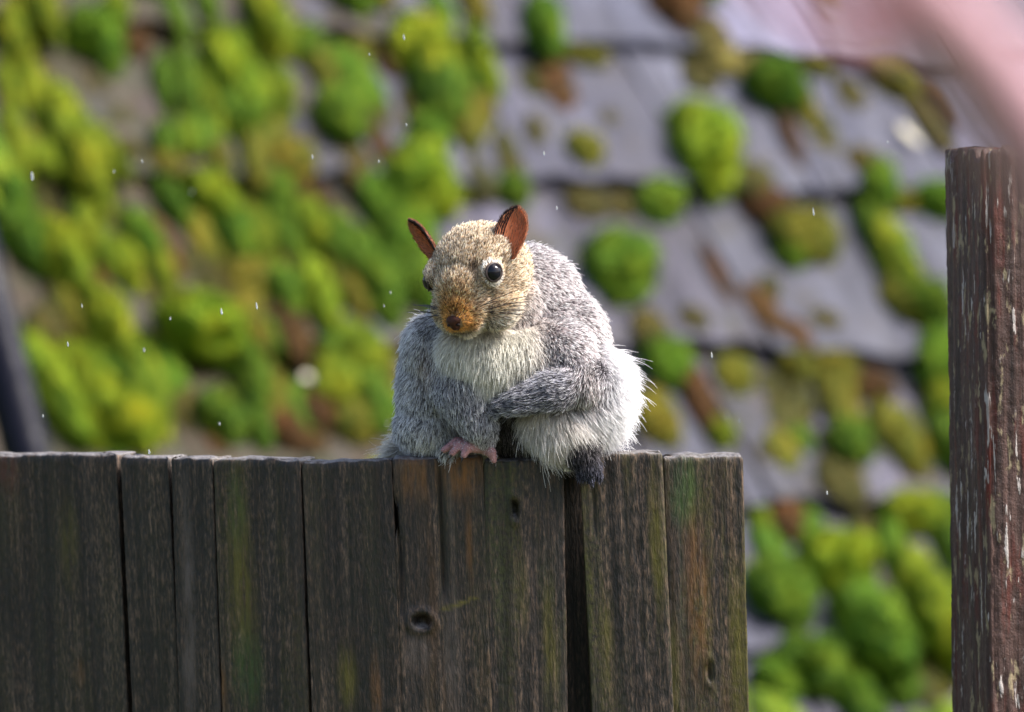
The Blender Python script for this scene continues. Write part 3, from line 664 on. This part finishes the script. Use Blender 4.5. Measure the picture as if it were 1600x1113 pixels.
dme = bpy.data.meshes.new('raindrop'); dme.from_pydata(dv_, [], df_); dme.update(); dme.materials.append(M_DROP)
dme.polygons.foreach_set('use_smooth', [True] * len(dme.polygons))
for (x, y, l) in drops:
    o = bpy.data.objects.new('raindrop', dme); COL.objects.link(o)
    o.location = at(x, y, D0 + rr.choice((rr.uniform(-0.1, 0.15), rr.uniform(-0.5, 0.9)))); o.rotation_euler = (0, math.radians(-8), 0)
    r_ = (0.00024 + 0.00004 * l) * rr.uniform(.7, 1.2)
    o.scale = (r_, r_, l * S * 0.85)
    tag(o, 'tiny pale raindrop falling in front of the mossy roof', 'raindrop', 'falling raindrops')

# ------------------------------------------------------------------ squirrel
# everything below is laid out in photo pixels at the fence: (column, row, pixels towards the camera), then turned into metres by W()
HC = np.array([750.0, -428.0, 92.0])          # head centre with row negated (so y is up)
hF = np.array([-.36, -.55, .753]); hF /= np.linalg.norm(hF)
hR = np.array([.90, .10, .43]); hR -= hF * hR.dot(hF); hR /= np.linalg.norm(hR)
hU = np.cross(hF, hR)
def hd(f, u, r): return HC + hF * f + hU * u + hR * r           # head coordinates -> (x, y up, toward)
def px(x, y, d): return np.array([x, -y, d], float)
def to_w(P):
    P = np.asarray(P, float); return W(P[..., 0], -P[..., 1], P[..., 2])
ID = np.eye(3); HB = np.stack([hF, hU, hR])                     # rows: basis vectors
prims = []
def ell(c, r, fur, basis=ID): prims.append(dict(k='e', c=np.asarray(c, float), r=np.asarray(r, float), b=basis, fur=fur))
def cap(a, b, ra, rb, fur): prims.append(dict(k='c', a=np.asarray(a, float), b=np.asarray(b, float), ra=ra, rb=rb, fur=fur))
# fur kinds: length px, lift, comb direction (x, y up, toward), root colour, middle colour, tip colour, brightness spread
KINDS = {
 'head':   (7,  .34, None, (.18,.11,.06), (.58,.39,.22), (.88,.74,.58), .5),
 'muzzle': (4,  .35, None, (.40,.22,.09), (.62,.36,.15), (.74,.5,.28), .25),
 'cheek':  (8,  .35, None, (.30,.20,.12), (.62,.43,.25), (.82,.66,.48), .3),
 'chin':   (9,  .40, None, (.50,.46,.40), (.72,.68,.62), (.82,.80,.75), .12),
 'neck':   (10.5, .45, (.5,-.8,.1), (.16,.12,.12), (.42,.34,.32), (.80,.74,.72), .35),
 'back':   (9.5, .42, (.62,-.62,-.2), (.22,.16,.17), (.62,.53,.54), (.97,.94,.95), .62),
 'chest':  (22, .38, (-.05,-1,.25), (.50,.47,.42), (.74,.71,.63), (.84,.82,.75), .14),
 'belly':  (30, .35, (.1,-1,.2), (.34,.29,.25), (.62,.55,.47), (.80,.74,.66), .22),
 'rump':   (30, .55, (.72,-.55,.1), (.36,.34,.36), (.74,.72,.74), (.95,.94,.95), .16),
 'flank':  (13, .42, (-.15,-1,.1), (.24,.23,.25), (.70,.68,.71), (.97,.96,.97), .52),
 'armR':   (11, .30, (.05,-1,.15), (.09,.09,.11), (.30,.30,.34), (.76,.74,.80), .45),
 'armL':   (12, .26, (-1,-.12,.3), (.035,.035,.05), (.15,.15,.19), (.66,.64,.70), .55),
 'wrist':  (6,  .25, (.1,-1,.2), (.22,.2,.2), (.52,.48,.5), (.78,.74,.74), .25),
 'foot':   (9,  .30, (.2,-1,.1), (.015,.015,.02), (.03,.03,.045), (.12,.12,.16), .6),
 'under':  (14, .35, (.1,-1,.1), (.012,.01,.01), (.04,.03,.03), (.12,.1,.09), .5),  # near-black fur: shadow below the belly painted into the colour
 'tail':   (30, .5, (-.9,-.3,.1), (.4,.36,.32), (.72,.68,.60), (.88,.85,.78), .2),
 'skin':   (0,  .3, (-.8,-.4,.3), (.28,.2,.2), (.5,.42,.42), (.7,.64,.64), .5),
}
# torso
ell(px(836,580,-52), (118,112,100), 'back')
ell(px(815,478,-45), (98,96,88), 'back')
ell(px(868,540,-35), (85,95,85), 'back')
ell(px(898,612,-8), (76,86,84), 'rump')
ell(px(880,660,0), (72,46,70), 'rump')
ell(px(782,478,28), (62,72,64), 'neck')
ell(px(668,612,-25), (44,92,66), 'flank')
ell(px(666,668,-20), (46,44,58), 'flank')
ell(px(672,548,0), (40,52,60), 'flank')
ell(px(735,560,5), (90,92,70), 'flank')
ell(px(760,558,54), (80,58,56), 'chest')
ell(px(748,592,46), (52,44,52), 'chest')
ell(px(838,560,25), (75,62,64), 'neck')
ell(px(800,556,52), (62,50,48), 'chest')
ell(px(872,648,26), (52,50,48), 'belly')
ell(px(882,672,30), (44,36,44), 'belly')
ell(px(812,666,-10), (62,46,42), 'under')  # dark gap between arm and belly, its shadow given as fur colour
# head
ell(HC, (84,77,75), 'head', HB)
ell(hd(-22,-8,0), (70,66,70), 'head', HB)
ell(hd(52,12,0), (50,40,46), 'head', HB)
ell(hd(80,-2,0), (36,29,31), 'head', HB)
ell(hd(99,-14,0), (25,22,25), 'muzzle', HB)
ell(hd(90,-27,15), (22,17,18), 'muzzle', HB); ell(hd(90,-27,-15), (22,17,18), 'muzzle', HB)
ell(hd(82,-44,0), (22,13,17), 'chin', HB)
ell(hd(66,-14,0), (44,38,45), 'head', HB)
ell(hd(74,-28,0), (34,24,36), 'cheek', HB)
ell(hd(42,-34,37), (42,36,35), 'cheek', HB); ell(hd(42,-34,-36), (42,36,34), 'cheek', HB)
ell(hd(46,28,50), (27,22,16), 'head', HB); ell(hd(46,30,-48), (27,22,16), 'head', HB)
ell(hd(10,-45,0), (60,34,52), 'chin', HB)
# arm reaching down to the fence top (left in the picture)
cap(px(692,556,26), px(722,614,62), 40, 41, 'armR')
cap(px(722,614,62), px(748,662,66), 41, 29, 'armR')
cap(px(748,662,66), px(760,690,58), 27, 15, 'wrist')
cap(px(752,692,52), px(734,695,44), 14, 11, 'skin')
toesR = [(px(744,693,36), px(714,690,42), px(694,703,50)), (px(744,696,48), px(719,694,58), px(707,708,64)),
         (px(748,699,58), px(732,698,68), px(725,711,72)), (px(759,702,56), px(768,706,64), px(772,719,64))]
for a, b_, c in toesR: cap(a, b_, 9.5, 8.5, 'skin'); cap(b_, c, 8, 5.5, 'skin')
# arm folded across the chest
cap(px(880,548,45), px(906,600,72), 46, 33, 'back')
cap(px(910,592,62), px(860,610,96), 37, 29, 'armL')
cap(px(860,610,96), px(814,626,104), 28, 20, 'armL')
ell(px(799,631,100), (20,16,14), 'armL', np.array(((.94,.34,0),(-.34,.94,0),(0,0,1.))))
for k in range(4): cap(px(791,624 + 5 * k,102), px(775,630 + 6 * k,92), 5, 3.6, 'armL')
# hind foot hanging over the fence edge
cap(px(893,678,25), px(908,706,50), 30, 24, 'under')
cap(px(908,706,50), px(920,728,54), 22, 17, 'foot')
toesL = [(px(908,728,56), px(908,744,58)), (px(919,732,58), px(922,749,58)), (px(929,728,54), px(935,744,54))]
for a, b_ in toesL: cap(a, b_, 7.5, 5, 'foot')
# other hind foot and tail behind
cap(px(690,690,-20), px(700,708,20), 26, 12, 'flank')
tl = [px(890,650,-100), px(810,676,-150), px(710,690,-150), px(650,698,-110), px(620,704,-70)]
for i in range(4): cap(tl[i], tl[i + 1], (34, 30, 24, 16)[i], (30, 24, 16, 6)[i], 'tail')

sq_base = W(800, 712, -5)
squirrel = empty('squirrel', tuple(sq_base))
tag(squirrel, 'grey squirrel crouching on the fence top with one forepaw tucked to its chest', 'squirrel')

bm = bmesh.new()
unit = bmesh.new(); bmesh.ops.create_icosphere(unit, subdivisions=3, radius=1.0)
UV_ = np.array([v.co[:] for v in unit.verts]); UF = [[v.index for v in f.verts] for f in unit.faces]; unit.free()
Vb, Fb = [], []
def put(P):
    o_ = len(Vb); Vb.extend(P.tolist()); Fb.extend([tuple(i + o_ for i in f) for f in UF])
for p in prims:
    if p['k'] == 'e': put(p['c'] + (UV_ * p['r']) @ p['b'])
    else:
        n = max(3, int(np.linalg.norm(p['b'] - p['a']) / (0.3 * min(p['ra'], p['rb']))) + 1)
        for i in range(n):
            t = i / (n - 1); put(p['a'] * (1 - t) + p['b'] * t + UV_ * (p['ra'] * (1 - t) + p['rb'] * t))
bm.free()
tmp = bpy.data.meshes.new('tmp'); tmp.from_pydata([tuple(v) for v in Vb], [], Fb); tmp.update()
tob = bpy.data.objects.new('tmp', tmp); COL.objects.link(tob)
rm = tob.modifiers.new('r', 'REMESH'); rm.mode = 'VOXEL'; rm.voxel_size = 2.6
smm = tob.modifiers.new('s', 'SMOOTH'); smm.factor = 0.5; smm.iterations = 7
dg = bpy.context.evaluated_depsgraph_get()
ev = tob.evaluated_get(dg); em = ev.to_mesh()
nv = len(em.vertices); BV = np.empty(nv * 3); em.vertices.foreach_get('co', BV); BV = BV.reshape(-1, 3)
BN = np.empty(nv * 3); em.vertices.foreach_get('normal', BN); BN = BN.reshape(-1, 3)
em.calc_loop_triangles()
TR = np.empty(len(em.loop_triangles) * 3, np.int32); em.loop_triangles.foreach_get('vertices', TR); TR = TR.reshape(-1, 3)
polys = [tuple(p.vertices) for p in em.polygons]
ev.to_mesh_clear(); bpy.data.objects.remove(tob); bpy.data.meshes.remove(tmp)

def prim_dist(P):
    D = np.empty((len(prims), len(P)))
    for i, p in enumerate(prims):
        if p['k'] == 'e':
            q = ((P - p['c']) @ p['b'].T); k0 = np.linalg.norm(q / p['r'], axis=1); k1 = np.linalg.norm(q / p['r'] ** 2, axis=1) + 1e-9
            D[i] = k0 * (k0 - 1) / k1
        else:
            ab = p['b'] - p['a']; t = np.clip(((P - p['a']) @ ab) / ab.dot(ab), 0, 1)
            D[i] = np.linalg.norm(P - p['a'] - t[:, None] * ab, axis=1) - (p['ra'] * (1 - t) + p['rb'] * t)
    return D
names = list(KINDS); KI = np.array([names.index(p['fur']) for p in prims])
kL = np.array([KINDS[n][0] for n in names], float); kLift = np.array([KINDS[n][1] for n in names])
kComb = np.array([KINDS[n][2] or (0, 0, 0) for n in names], float); kHead = np.array([KINDS[n][2] is None for n in names], float)
kC = np.array([[KINDS[n][3], KINDS[n][4], KINDS[n][5]] for n in names]); kS = np.array([KINDS[n][6] for n in names])
def weights(P, soft=5.0):
    D = prim_dist(P); Wt = np.exp(-np.maximum(D - D.min(0), 0) / soft)
    out = np.zeros((len(P), len(names)))
    for i in range(len(prims)): out[:, KI[i]] = np.maximum(out[:, KI[i]], Wt[i])
    return out / out.sum(1, keepdims=True)

EYES = [hd(57, 33, 60), hd(58, 27, -52)]
ER = 14.2
NOSE = hd(121, -14, 0)
# body skin colour
wv = weights(BV, 4.0)
skin = np.full((nv, 3), (.10, .08, .08))
lightness = (wv @ kC[:, 1])
skin = skin * 0.35 + lightness * 0.35
isk = wv[:, names.index('skin')][:, None]
skin = skin * (1 - isk) + np.array((.40, .20, .20)) * isk
def mat_attr(name, attr, rough, spec, sss=0.0):
    b = NT(name)
    a = b.n('ShaderNodeAttribute', attribute_name=attr).outputs['Color']
    tc = b.n('ShaderNodeTexCoord').outputs['Object']; n = b.noise(tc, 900, 4, 0.6)
    c = b.mix(1.0, a, b.ramp(n, [(0.3, (0.65, 0.6, 0.62)), (0.65, (1.15, 1.15, 1.15))]), 'MULTIPLY')
    b.principled(**{'Base Color': c, 'Roughness': rough, 'Specular IOR Level': spec, 'Normal': b.bump(n, 0.6, 0.0006), 'Subsurface Weight': sss,
                    'Subsurface Radius': (0.003, 0.0015, 0.001)})
    return b.m
M_SKIN = mat_attr('squirrel_skin', 'tone', 0.55, 0.35)
BW = to_w(BV) - sq_base
body = mesh_obj('body', BW, polys, M_SKIN, squirrel)
ca = body.data.color_attributes.new('tone', 'FLOAT_COLOR', 'POINT')
ca.data.foreach_set('color', np.concatenate([skin, np.ones((nv, 1))], 1).ravel())

# ---- fur
def grow(P, Nn, seed, lenscale=1.0):
    r = np.random.default_rng(seed)
    wt = weights(P, 6.0); n = len(P)
    L = wt @ kL; lift = wt @ kLift; comb = wt @ kComb; hw = (wt @ kHead)[:, None]
    away = P - (NOSE + hF * 20); away /= np.linalg.norm(away, axis=1)[:, None]
    comb = comb * (1 - hw) + away * hw
    # away from the eyes
    keep = np.ones(n, bool); ring = np.zeros(n)
    for e in EYES:
        v = P - e; d = np.linalg.norm(v, axis=1)
        keep &= d > ER + 0.4
        k = np.exp(-((d - ER) / 9.0) ** 2)[:, None]
        comb = comb * (1 - 0.7 * k) + 0.7 * k * v / d[:, None]
        L = np.where(d < ER + 12, np.minimum(L, 4.5), L)
        up = ((v @ hU) / d)
        ring = np.maximum(ring, (1.0 if e is EYES[0] else 0.35) * np.clip((ER + 3.5 + 8.0 * np.abs(up) ** 1.5 - d) / 3.5, 0, 1) * (0.45 + 0.55 * np.abs(up)))
    dn = np.linalg.norm((P - NOSE) @ HB.T / np.array((13, 11, 12.5)), axis=1)
    keep &= dn > 1.0
    keep &= L > 2.2
    bare = wt[:, names.index('skin')] > 0.45; keep |= bare; keep &= ~bare | (r.random(n) < 0.3); L = np.where(bare, 3.2, L)
    # colours
    C = np.einsum('nk,kij->nij', wt, kC)
    q = (P - HC) @ HB.T                                    # head coordinates f, u, r
    headw = wt[:, [names.index(k) for k in ('head', 'muzzle', 'cheek', 'chin')]].sum(1)
    # orange face: strong towards the nose, tan on the cheeks and round the eyes
    org = np.clip((q[:, 0] - 70) / 42, 0, 1) ** 1.5 * np.clip((q[:, 1] + 40) / 8, 0, 1) * np.clip((32 - np.abs(q[:, 2])) / 10, 0, 1) * headw
    C = C * (1 - org)[:, None, None] + np.array([(.34, .15, .035), (.62, .30, .075), (.74, .42, .16)])[None] * org[:, None, None]
    pale = np.clip((-q[:, 1] - 26) / 12, 0, 1) * np.clip((q[:, 0] - 30) / 20, 0, 1) * headw * (1 - org * .6)
    C = C * (1 - pale * .8)[:, None, None] + np.array([(.5, .42, .32), (.72, .62, .5), (.84, .78, .7)])[None] * (pale * .8)[:, None, None]
    C = C * (1 - ring * headw)[:, None, None] + np.array([(.62, .52, .40), (.86, .78, .68), (.92, .88, .82)])[None] * (ring * headw)[:, None, None]
    dark = np.zeros(n)
    def spot(c, rad, a, s2=None):
        nonlocal dark
        d = np.linalg.norm((P - c) / np.asarray(rad, float), axis=1); dark = np.maximum(dark, a * np.exp(-d ** 3))
    spot(hd(62, 42, 27), (7, 14, 30), .8)                     # dark streak between eye and brow
    spot(hd(92, -4, 27), (14, 7, 16), .4); spot(hd(92, -4, -27), (14, 7, 16), .4)       # roots of the whiskers
    spot(hd(112, 0, 0), (7, 13, 20), .55)                    # dark bridge above the nose
    spot(px(838, 452, 110), (7, 34, 40), .45)                 # shade in the crease behind the cheek, painted into the fur
    mq = np.abs(q[:, 1] + 39 + 0.05 * np.abs(q[:, 2]) - 0.012 * q[:, 2] ** 2)
    dark = np.maximum(dark, 0.9 * np.exp(-(mq / 2.6) ** 2) * (np.abs(q[:, 2]) < 22) * (q[:, 0] > 74) * headw)          # mouth
    # warm flecks on the flank and side
    wf = np.exp(-np.linalg.norm((P - px(668, 570, 40)) / (14, 34, 60), axis=1) ** 2) + .8 * np.exp(-np.linalg.norm((P - px(918, 596, 60)) / (16, 34, 50), axis=1) ** 2)
    wf = np.clip(wf, 0, 1)
    C = C * (1 - .6 * wf[:, None, None]) + np.array([(.2, .12, .08), (.5, .34, .24), (.8, .68, .56)])[None] * (.6 * wf)[:, None, None]
    C = C * (1 - dark)[:, None, None] + np.array([(.025, .015, .012), (.05, .03, .022), (.10, .065, .05)])[None] * dark[:, None, None]
    sp = wt @ kS
    patch = vnoise(P / 3.5, 77) * 0.95 + vnoise(P / 11.0, 78) * 0.35
    br = np.exp((r.normal(0, 1, n) * 0.75 + patch) * sp)
    guard = r.random(n) < 0.27 * (sp > 0.3)
    br = np.where(guard, br * 0.22, br)
    pal = (r.random(n) < 0.18) & (sp > 0.3) & ~guard
    br = np.where(pal, br * 1.6, br)
    C = np.clip(C * br[:, None, None], 0.008, 0.97)
    # geometry
    comb = comb - Nn * np.sum(comb * Nn, 1)[:, None]
    comb /= np.linalg.norm(comb, axis=1)[:, None] + 1e-6
    clump = np.stack([vnoise(P / 7.0, 31 + i) for i in range(3)], 1) * 0.22 + np.stack([vnoise(P / 22.0, 41 + i) for i in range(3)], 1) * 0.22
    rnd = r.normal(0, 0.10, (n, 3))
    L = L * np.clip(r.normal(0.95, 0.22, n), 0.4, 1.7) * lenscale
    long_ = r.random(n) < 0.06
    L = np.where(long_ & (sp > .1), L * 1.55, L)
    NP = 5; pts = np.empty((n, NP, 3)); cur = P - Nn * 1.0
    for j in range(NP):
        pts[:, j] = cur
        t = j / (NP - 1)
        d = Nn * (lift * (1.15 - 0.75 * t))[:, None] + comb * (1 - lift)[:, None] * (0.75 + 0.5 * t) + clump * (0.3 + 0.9 * t) * 0.6 + rnd
        d[:, 1] -= 0.10 * t
        d /= np.linalg.norm(d, axis=1)[:, None]
        cur = cur + d * (L / (NP - 1))[:, None]
    cols = np.empty((n, NP, 4)); cols[..., 3] = 1
    for j, m in enumerate((0.0, 0.45, 0.9, 1.5, 2.0)):
        lo = min(int(m), 1); f = m - lo
        cols[:, j, :3] = C[:, lo] * (1 - f) + C[:, lo + 1] * f
    return pts[keep], cols[keep], wt[keep]
def mat_fur():
    b = NT('squirrel_fur')
    a = b.n('ShaderNodeAttribute', attribute_name='tone').outputs['Color']
    d = b.n('ShaderNodeBsdfPrincipled', ins={'Base Color': a, 'Roughness': 0.55, 'Specular IOR Level': 0.25})
    t = b.n('ShaderNodeBsdfTranslucent', ins={'Color': a})
    mx = b.n('ShaderNodeMixShader', ins={0: 0.38, 1: d.outputs[0], 2: t.outputs[0]})
    b.t.links.new(mx.outputs[0], b.out.inputs['Surface'])
    return b.m
M_FUR = mat_fur()
def curves_obj(name, pts, cols, r0, r1, mat, parent):
    n, k = pts.shape[:2]
    hc = bpy.data.hair_curves.new(name); hc.add_curves([k] * n)
    hc.attributes['position'].data.foreach_set('vector', (to_w(pts.reshape(-1, 3)) - sq_base).astype(np.float32).ravel())
    ra = hc.attributes.get('radius') or hc.attributes.new('radius', 'FLOAT', 'POINT')
    rad = np.repeat((np.linspace(0, 1, k)[None] ** 1.6 * (r1 - r0) + r0), n, 0) * (np.asarray(S))
    ra.data.foreach_set('value', rad.astype(np.float32).ravel())
    at_ = hc.attributes.new('tone', 'FLOAT_COLOR', 'POINT'); at_.data.foreach_set('color', cols.astype(np.float32).ravel())
    hc.materials.append(mat)
    o = bpy.data.objects.new(name, hc); COL.objects.link(o); o.parent = parent
    return o
T0, T1, T2 = BV[TR[:, 0]], BV[TR[:, 1]], BV[TR[:, 2]]
ar = np.linalg.norm(np.cross(T1 - T0, T2 - T0), axis=1)
cen = (T0 + T1 + T2) / 3
dens = 1 + 1.6 * np.exp(-np.maximum(np.linalg.norm((cen - HC) / 80, axis=1) - 1, 0) * 4) + 1.5 * np.exp(-np.linalg.norm((cen - hd(80, -8, 0)) / 45, axis=1) ** 2)
dens *= np.where(cen[:, 2] < -70, 0.5, 1.0)
pr = ar * dens; pr /= pr.sum()
NF = 300000
ti = rng.choice(len(TR), NF, p=pr)
b1, b2 = rng.random(NF), rng.random(NF); fl = b1 + b2 > 1; b1[fl] = 1 - b1[fl]; b2[fl] = 1 - b2[fl]; b0 = 1 - b1 - b2
FP = T0[ti] * b0[:, None] + T1[ti] * b1[:, None] + T2[ti] * b2[:, None]
FN = BN[TR[ti, 0]] * b0[:, None] + BN[TR[ti, 1]] * b1[:, None] + BN[TR[ti, 2]] * b2[:, None]
FN /= np.linalg.norm(FN, axis=1)[:, None]
pts, cols, _ = grow(FP, FN, 5)
curves_obj('fur', pts, cols, 0.52, 0.12, M_FUR, squirrel)

# ---- eyes
M_EYE = mat_plain('eye_black', (0.003, 0.003, 0.007), 0.04, 0.32, 30, 0.1)
M_LID = mat_plain('eyelid_skin', (0.03, 0.018, 0.016), 0.45, 0.4, 600)
def sphere(n=3):
    b = bmesh.new(); bmesh.ops.create_icosphere(b, subdivisions=n, radius=1.0)
    v = np.array([q.co[:] for q in b.verts]); f = [[q.index for q in x.verts] for x in b.faces]; b.free(); return v, f
SV, SF = sphere(4)
for i, e in enumerate(EYES):
    sg = 1 if i == 0 else -1
    out = hF * .42 + hU * .22 + hR * .88 * sg; out /= np.linalg.norm(out)
    a = np.cross(hF, out); a /= np.linalg.norm(a); b_ = np.cross(out, a)      # a ~ vertical, b_ ~ front/back
    sk = 3.6 if i == 0 else -0.5
    P = e - out * sk + SV @ np.stack([a * ER * 1.04, b_ * ER, out * ER * 0.92])
    eye = mesh_obj('eye', to_w(P) - sq_base, SF, M_EYE, squirrel)
    vs, fs = [], []
    n1, n2 = 40, 8
    for u in range(n1):
        th = 2 * math.pi * u / n1
        rad_ = a * math.cos(th) + b_ * math.sin(th) * 1.08
        c = e + out * (4.5 - sk) + rad_ * (ER * 0.95)
        for v in range(n2):
            ph = 2 * math.pi * v / n2
            vs.append(c + rad_ * math.cos(ph) * 2.0 + out * math.sin(ph) * 1.6)
    for u in range(n1):
        for v in range(n2): fs.append((u * n2 + v, ((u + 1) % n1) * n2 + v, ((u + 1) % n1) * n2 + (v + 1) % n2, u * n2 + (v + 1) % n2))
    mesh_obj('eyelid', to_w(np.array(vs)) - sq_base, fs, M_LID, eye)

# ---- nose
M_NOSE = mat_plain('nose_leather', (0.05, 0.017, 0.011), 0.55, 0.2, 900, 0.4)
M_NOSTRIL = mat_plain('nostril', (0.012, 0.005, 0.005), 0.6, 0.3, 600)
q = SV.copy()
lump = np.ones(len(q))
for sg in (-1, 1):
    d = np.linalg.norm(q - np.array((.72, -.05, .62 * sg)), axis=1); lump -= 0.28 * np.exp(-(d / .3) ** 2)
lump -= 0.10 * np.exp(-(q[:, 2] / .12) ** 2) * (q[:, 1] < .3)
q[:, 2] *= 0.78 + 0.3 * q[:, 1]
P = NOSE + hF * -5 + hU * -1 + ((q * lump[:, None]) * np.array((12, 14, 16))) @ HB
nose = mesh_obj('nose', to_w(P) - sq_base, SF, M_NOSE, squirrel)
for sg in (-1, 1):
    P = NOSE + hF * 3.4 + hU * -1.0 + hR * 8.0 * sg + (SV * np.array((2.2, 1.9, 3.2))) @ HB
    mesh_obj('nostril', to_w(P) - sq_base, SF, M_NOSTRIL, nose)

# ---- ears: a cupped leaf-shaped shell
def mat_ear():
    b = NT('ear_skin'); v, tc, oi = b.obj_vec()
    n = b.noise(v, 350, 4, 0.6)
    c = b.ramp(n, [(0.3, (0.42, 0.13, 0.05)), (0.7, (0.68, 0.27, 0.12))])
    p = b.n('ShaderNodeBsdfPrincipled', ins={'Base Color': c, 'Roughness': 0.5, 'Specular IOR Level': 0.35, 'Normal': b.bump(n, 0.3, 0.0006)})
    t = b.n('ShaderNodeBsdfTranslucent', ins={'Color': (0.85, 0.32, 0.10, 1)})
    mx = b.n('ShaderNodeMixShader', ins={0: 0.5, 1: p.outputs[0], 2: t.outputs[0]})
    b.t.links.new(mx.outputs[0], b.out.inputs['Surface']); return b.m
M_EAR = mat_ear()
def ear(base, tip, opening, width, cup, shade):
    ax = tip - base; Ln = np.linalg.norm(ax); ax /= Ln
    op = opening - ax * opening.dot(ax); op /= np.linalg.norm(op); sd = np.cross(ax, op)
    nu, nv_ = 15, 20; vs = []
    for layer in (0, 1):
        for j in range(nv_):
            t = j / (nv_ - 1)
            wdt = width * (0.62 + 0.9 * t - 0.35 * t * t) * (1 - t ** 2.6) ** 0.62 if t < 1 else 0
            wdt = max(wdt, 0.5)
            for i in range(nu):
                s_ = -1 + 2 * i / (nu - 1)
                cc = cup * (1 - 0.65 * t)
                p = base + ax * (t * Ln) + sd * (wdt * math.sin(s_ * (0.9 + .4 * cc)) / math.sin(0.9 + .4 * cc)) + op * (wdt * cc * (abs(s_) ** 1.8)) - op * (7 * math.sin(t * 2.4))
                vs.append(p - op * layer * (2.6 - 1.4 * t))
    n = nu * nv_; fs = []
    for j in range(nv_ - 1):
        for i in range(nu - 1):
            a = j * nu + i; fs.append((a, a + 1, a + nu + 1, a + nu)); fs.append((n + a, n + a + nu, n + a + nu + 1, n + a + 1))
        a = j * nu; fs.append((a, a + nu, n + a + nu, n + a)); a += nu - 1; fs.append((a + nu, a, n + a, n + a + nu))
    for i in range(nu - 1):
        a = (nv_ - 1) * nu + i; fs.append((a, a + 1, n + a + 1, n + a)); fs.append((i + 1, i, n + i, n + i + 1))
    vs = np.array(vs)
    o = mesh_obj('ear', to_w(vs) - sq_base, fs, M_EAR, squirrel)
    # short hair along the rim and over the back
    r = np.random.default_rng(int(base[0]))
    A_, B_ = [], []
    for _ in range(4200):
        j = r.integers(0, nv_ - 1); i = r.integers(0, nu)
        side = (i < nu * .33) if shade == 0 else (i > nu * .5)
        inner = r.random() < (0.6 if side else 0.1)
        k = (0 if inner else n) + j * nu + i
        edge = abs(i - (nu - 1) / 2) / ((nu - 1) / 2)
        p = vs[k] + (vs[k + nu] - vs[k]) * r.random()
        d = ax * 0.9 + (op * .25 if inner else -op * 0.35) + sd * (0.25 * np.sign(i - nu / 2) * edge) + r.normal(0, .16, 3)
        d /= np.linalg.norm(d); l = r.uniform(3, 6.5)
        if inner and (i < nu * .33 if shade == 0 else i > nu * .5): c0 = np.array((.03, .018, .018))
        else: c0 = None
        A_.append([p + d * l * t + ax * 0.4 * t * t for t in (0, .33, .66, 1)])
        c = np.array((.07, .035, .03)) if not inner else np.array((.35, .15, .08))
        if edge > .85 or j > nv_ - 4: c = np.array((.26, .11, .06))
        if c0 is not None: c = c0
        c = c * math.exp(r.normal(0, .4)); B_.append([[*np.clip(c, 0, .9), 1]] * 4)
    curves_obj('ear_hair', np.array(A_), np.array(B_), 0.45, 0.1, M_FUR, o)
    return o
ear(hd(2, 40, 58) + np.array((2, -14, 2)), px(808, 327, hd(2, 44, 60)[2] - 14), np.array((-.22, .08, .97)), 27, .75, 0)
ear(hd(2, 44, -58) + np.array((0, -4, 4)), px(639, 350, hd(2, 44, -58)[2] + 2), np.array((-.80, -.1, .62)), 17, .8, 1)

# ---- whiskers
M_WH = mat_plain('whisker', (0.03, 0.02, 0.02), 0.4, 0.4, 100)
wp = []
r = np.random.default_rng(9)
for sg in (-1, 1):
    for k in range(11):
        p = hd(92 + r.uniform(-9, 5), -8 - (k % 4) * 5.0, sg * (23 + r.uniform(-2, 2)))
        d = hR * sg * 1.0 - hF * r.uniform(.35, .8) + hU * r.uniform(-.55, .25); d /= np.linalg.norm(d)
        l = r.uniform(55, 105); sag_ = r.uniform(4, 16)
        wp.append([p + d * l * t + np.array((0, -sag_ * t * t, 0)) for t in np.linspace(0, 1, 9)])
wp = np.array(wp)
curves_obj('whisker_hair', wp, np.full((len(wp), 9, 4), (.03, .02, .02, 1)), 0.95, 0.25, M_WH, squirrel)

# ---- claws
M_CLAW = mat_plain('claw_horn', (0.02, 0.013, 0.015), 0.3, 0.5, 500)
def claw(p, d, l, r0):
    p = np.asarray(p, float); d = d / np.linalg.norm(d); vs = []
    pts_ = [to_w(p + d * l * t + np.array((0, -l * 0.45 * t * t, 0))) for t in np.linspace(0, 1, 6)]
    tube('claw', pts_, [S * r0 * (1 - t) + S * 0.3 for t in np.linspace(0, 1, 6)], M_CLAW, squirrel, 8, tuple(sq_base)).location = (0, 0, 0)
for a, b_, c in toesR: claw(c - (c - b_) * .1, (c - b_), 10, 3.4)
for a, b_ in toesL: claw(b_, (b_ - a), 12, 3.6)
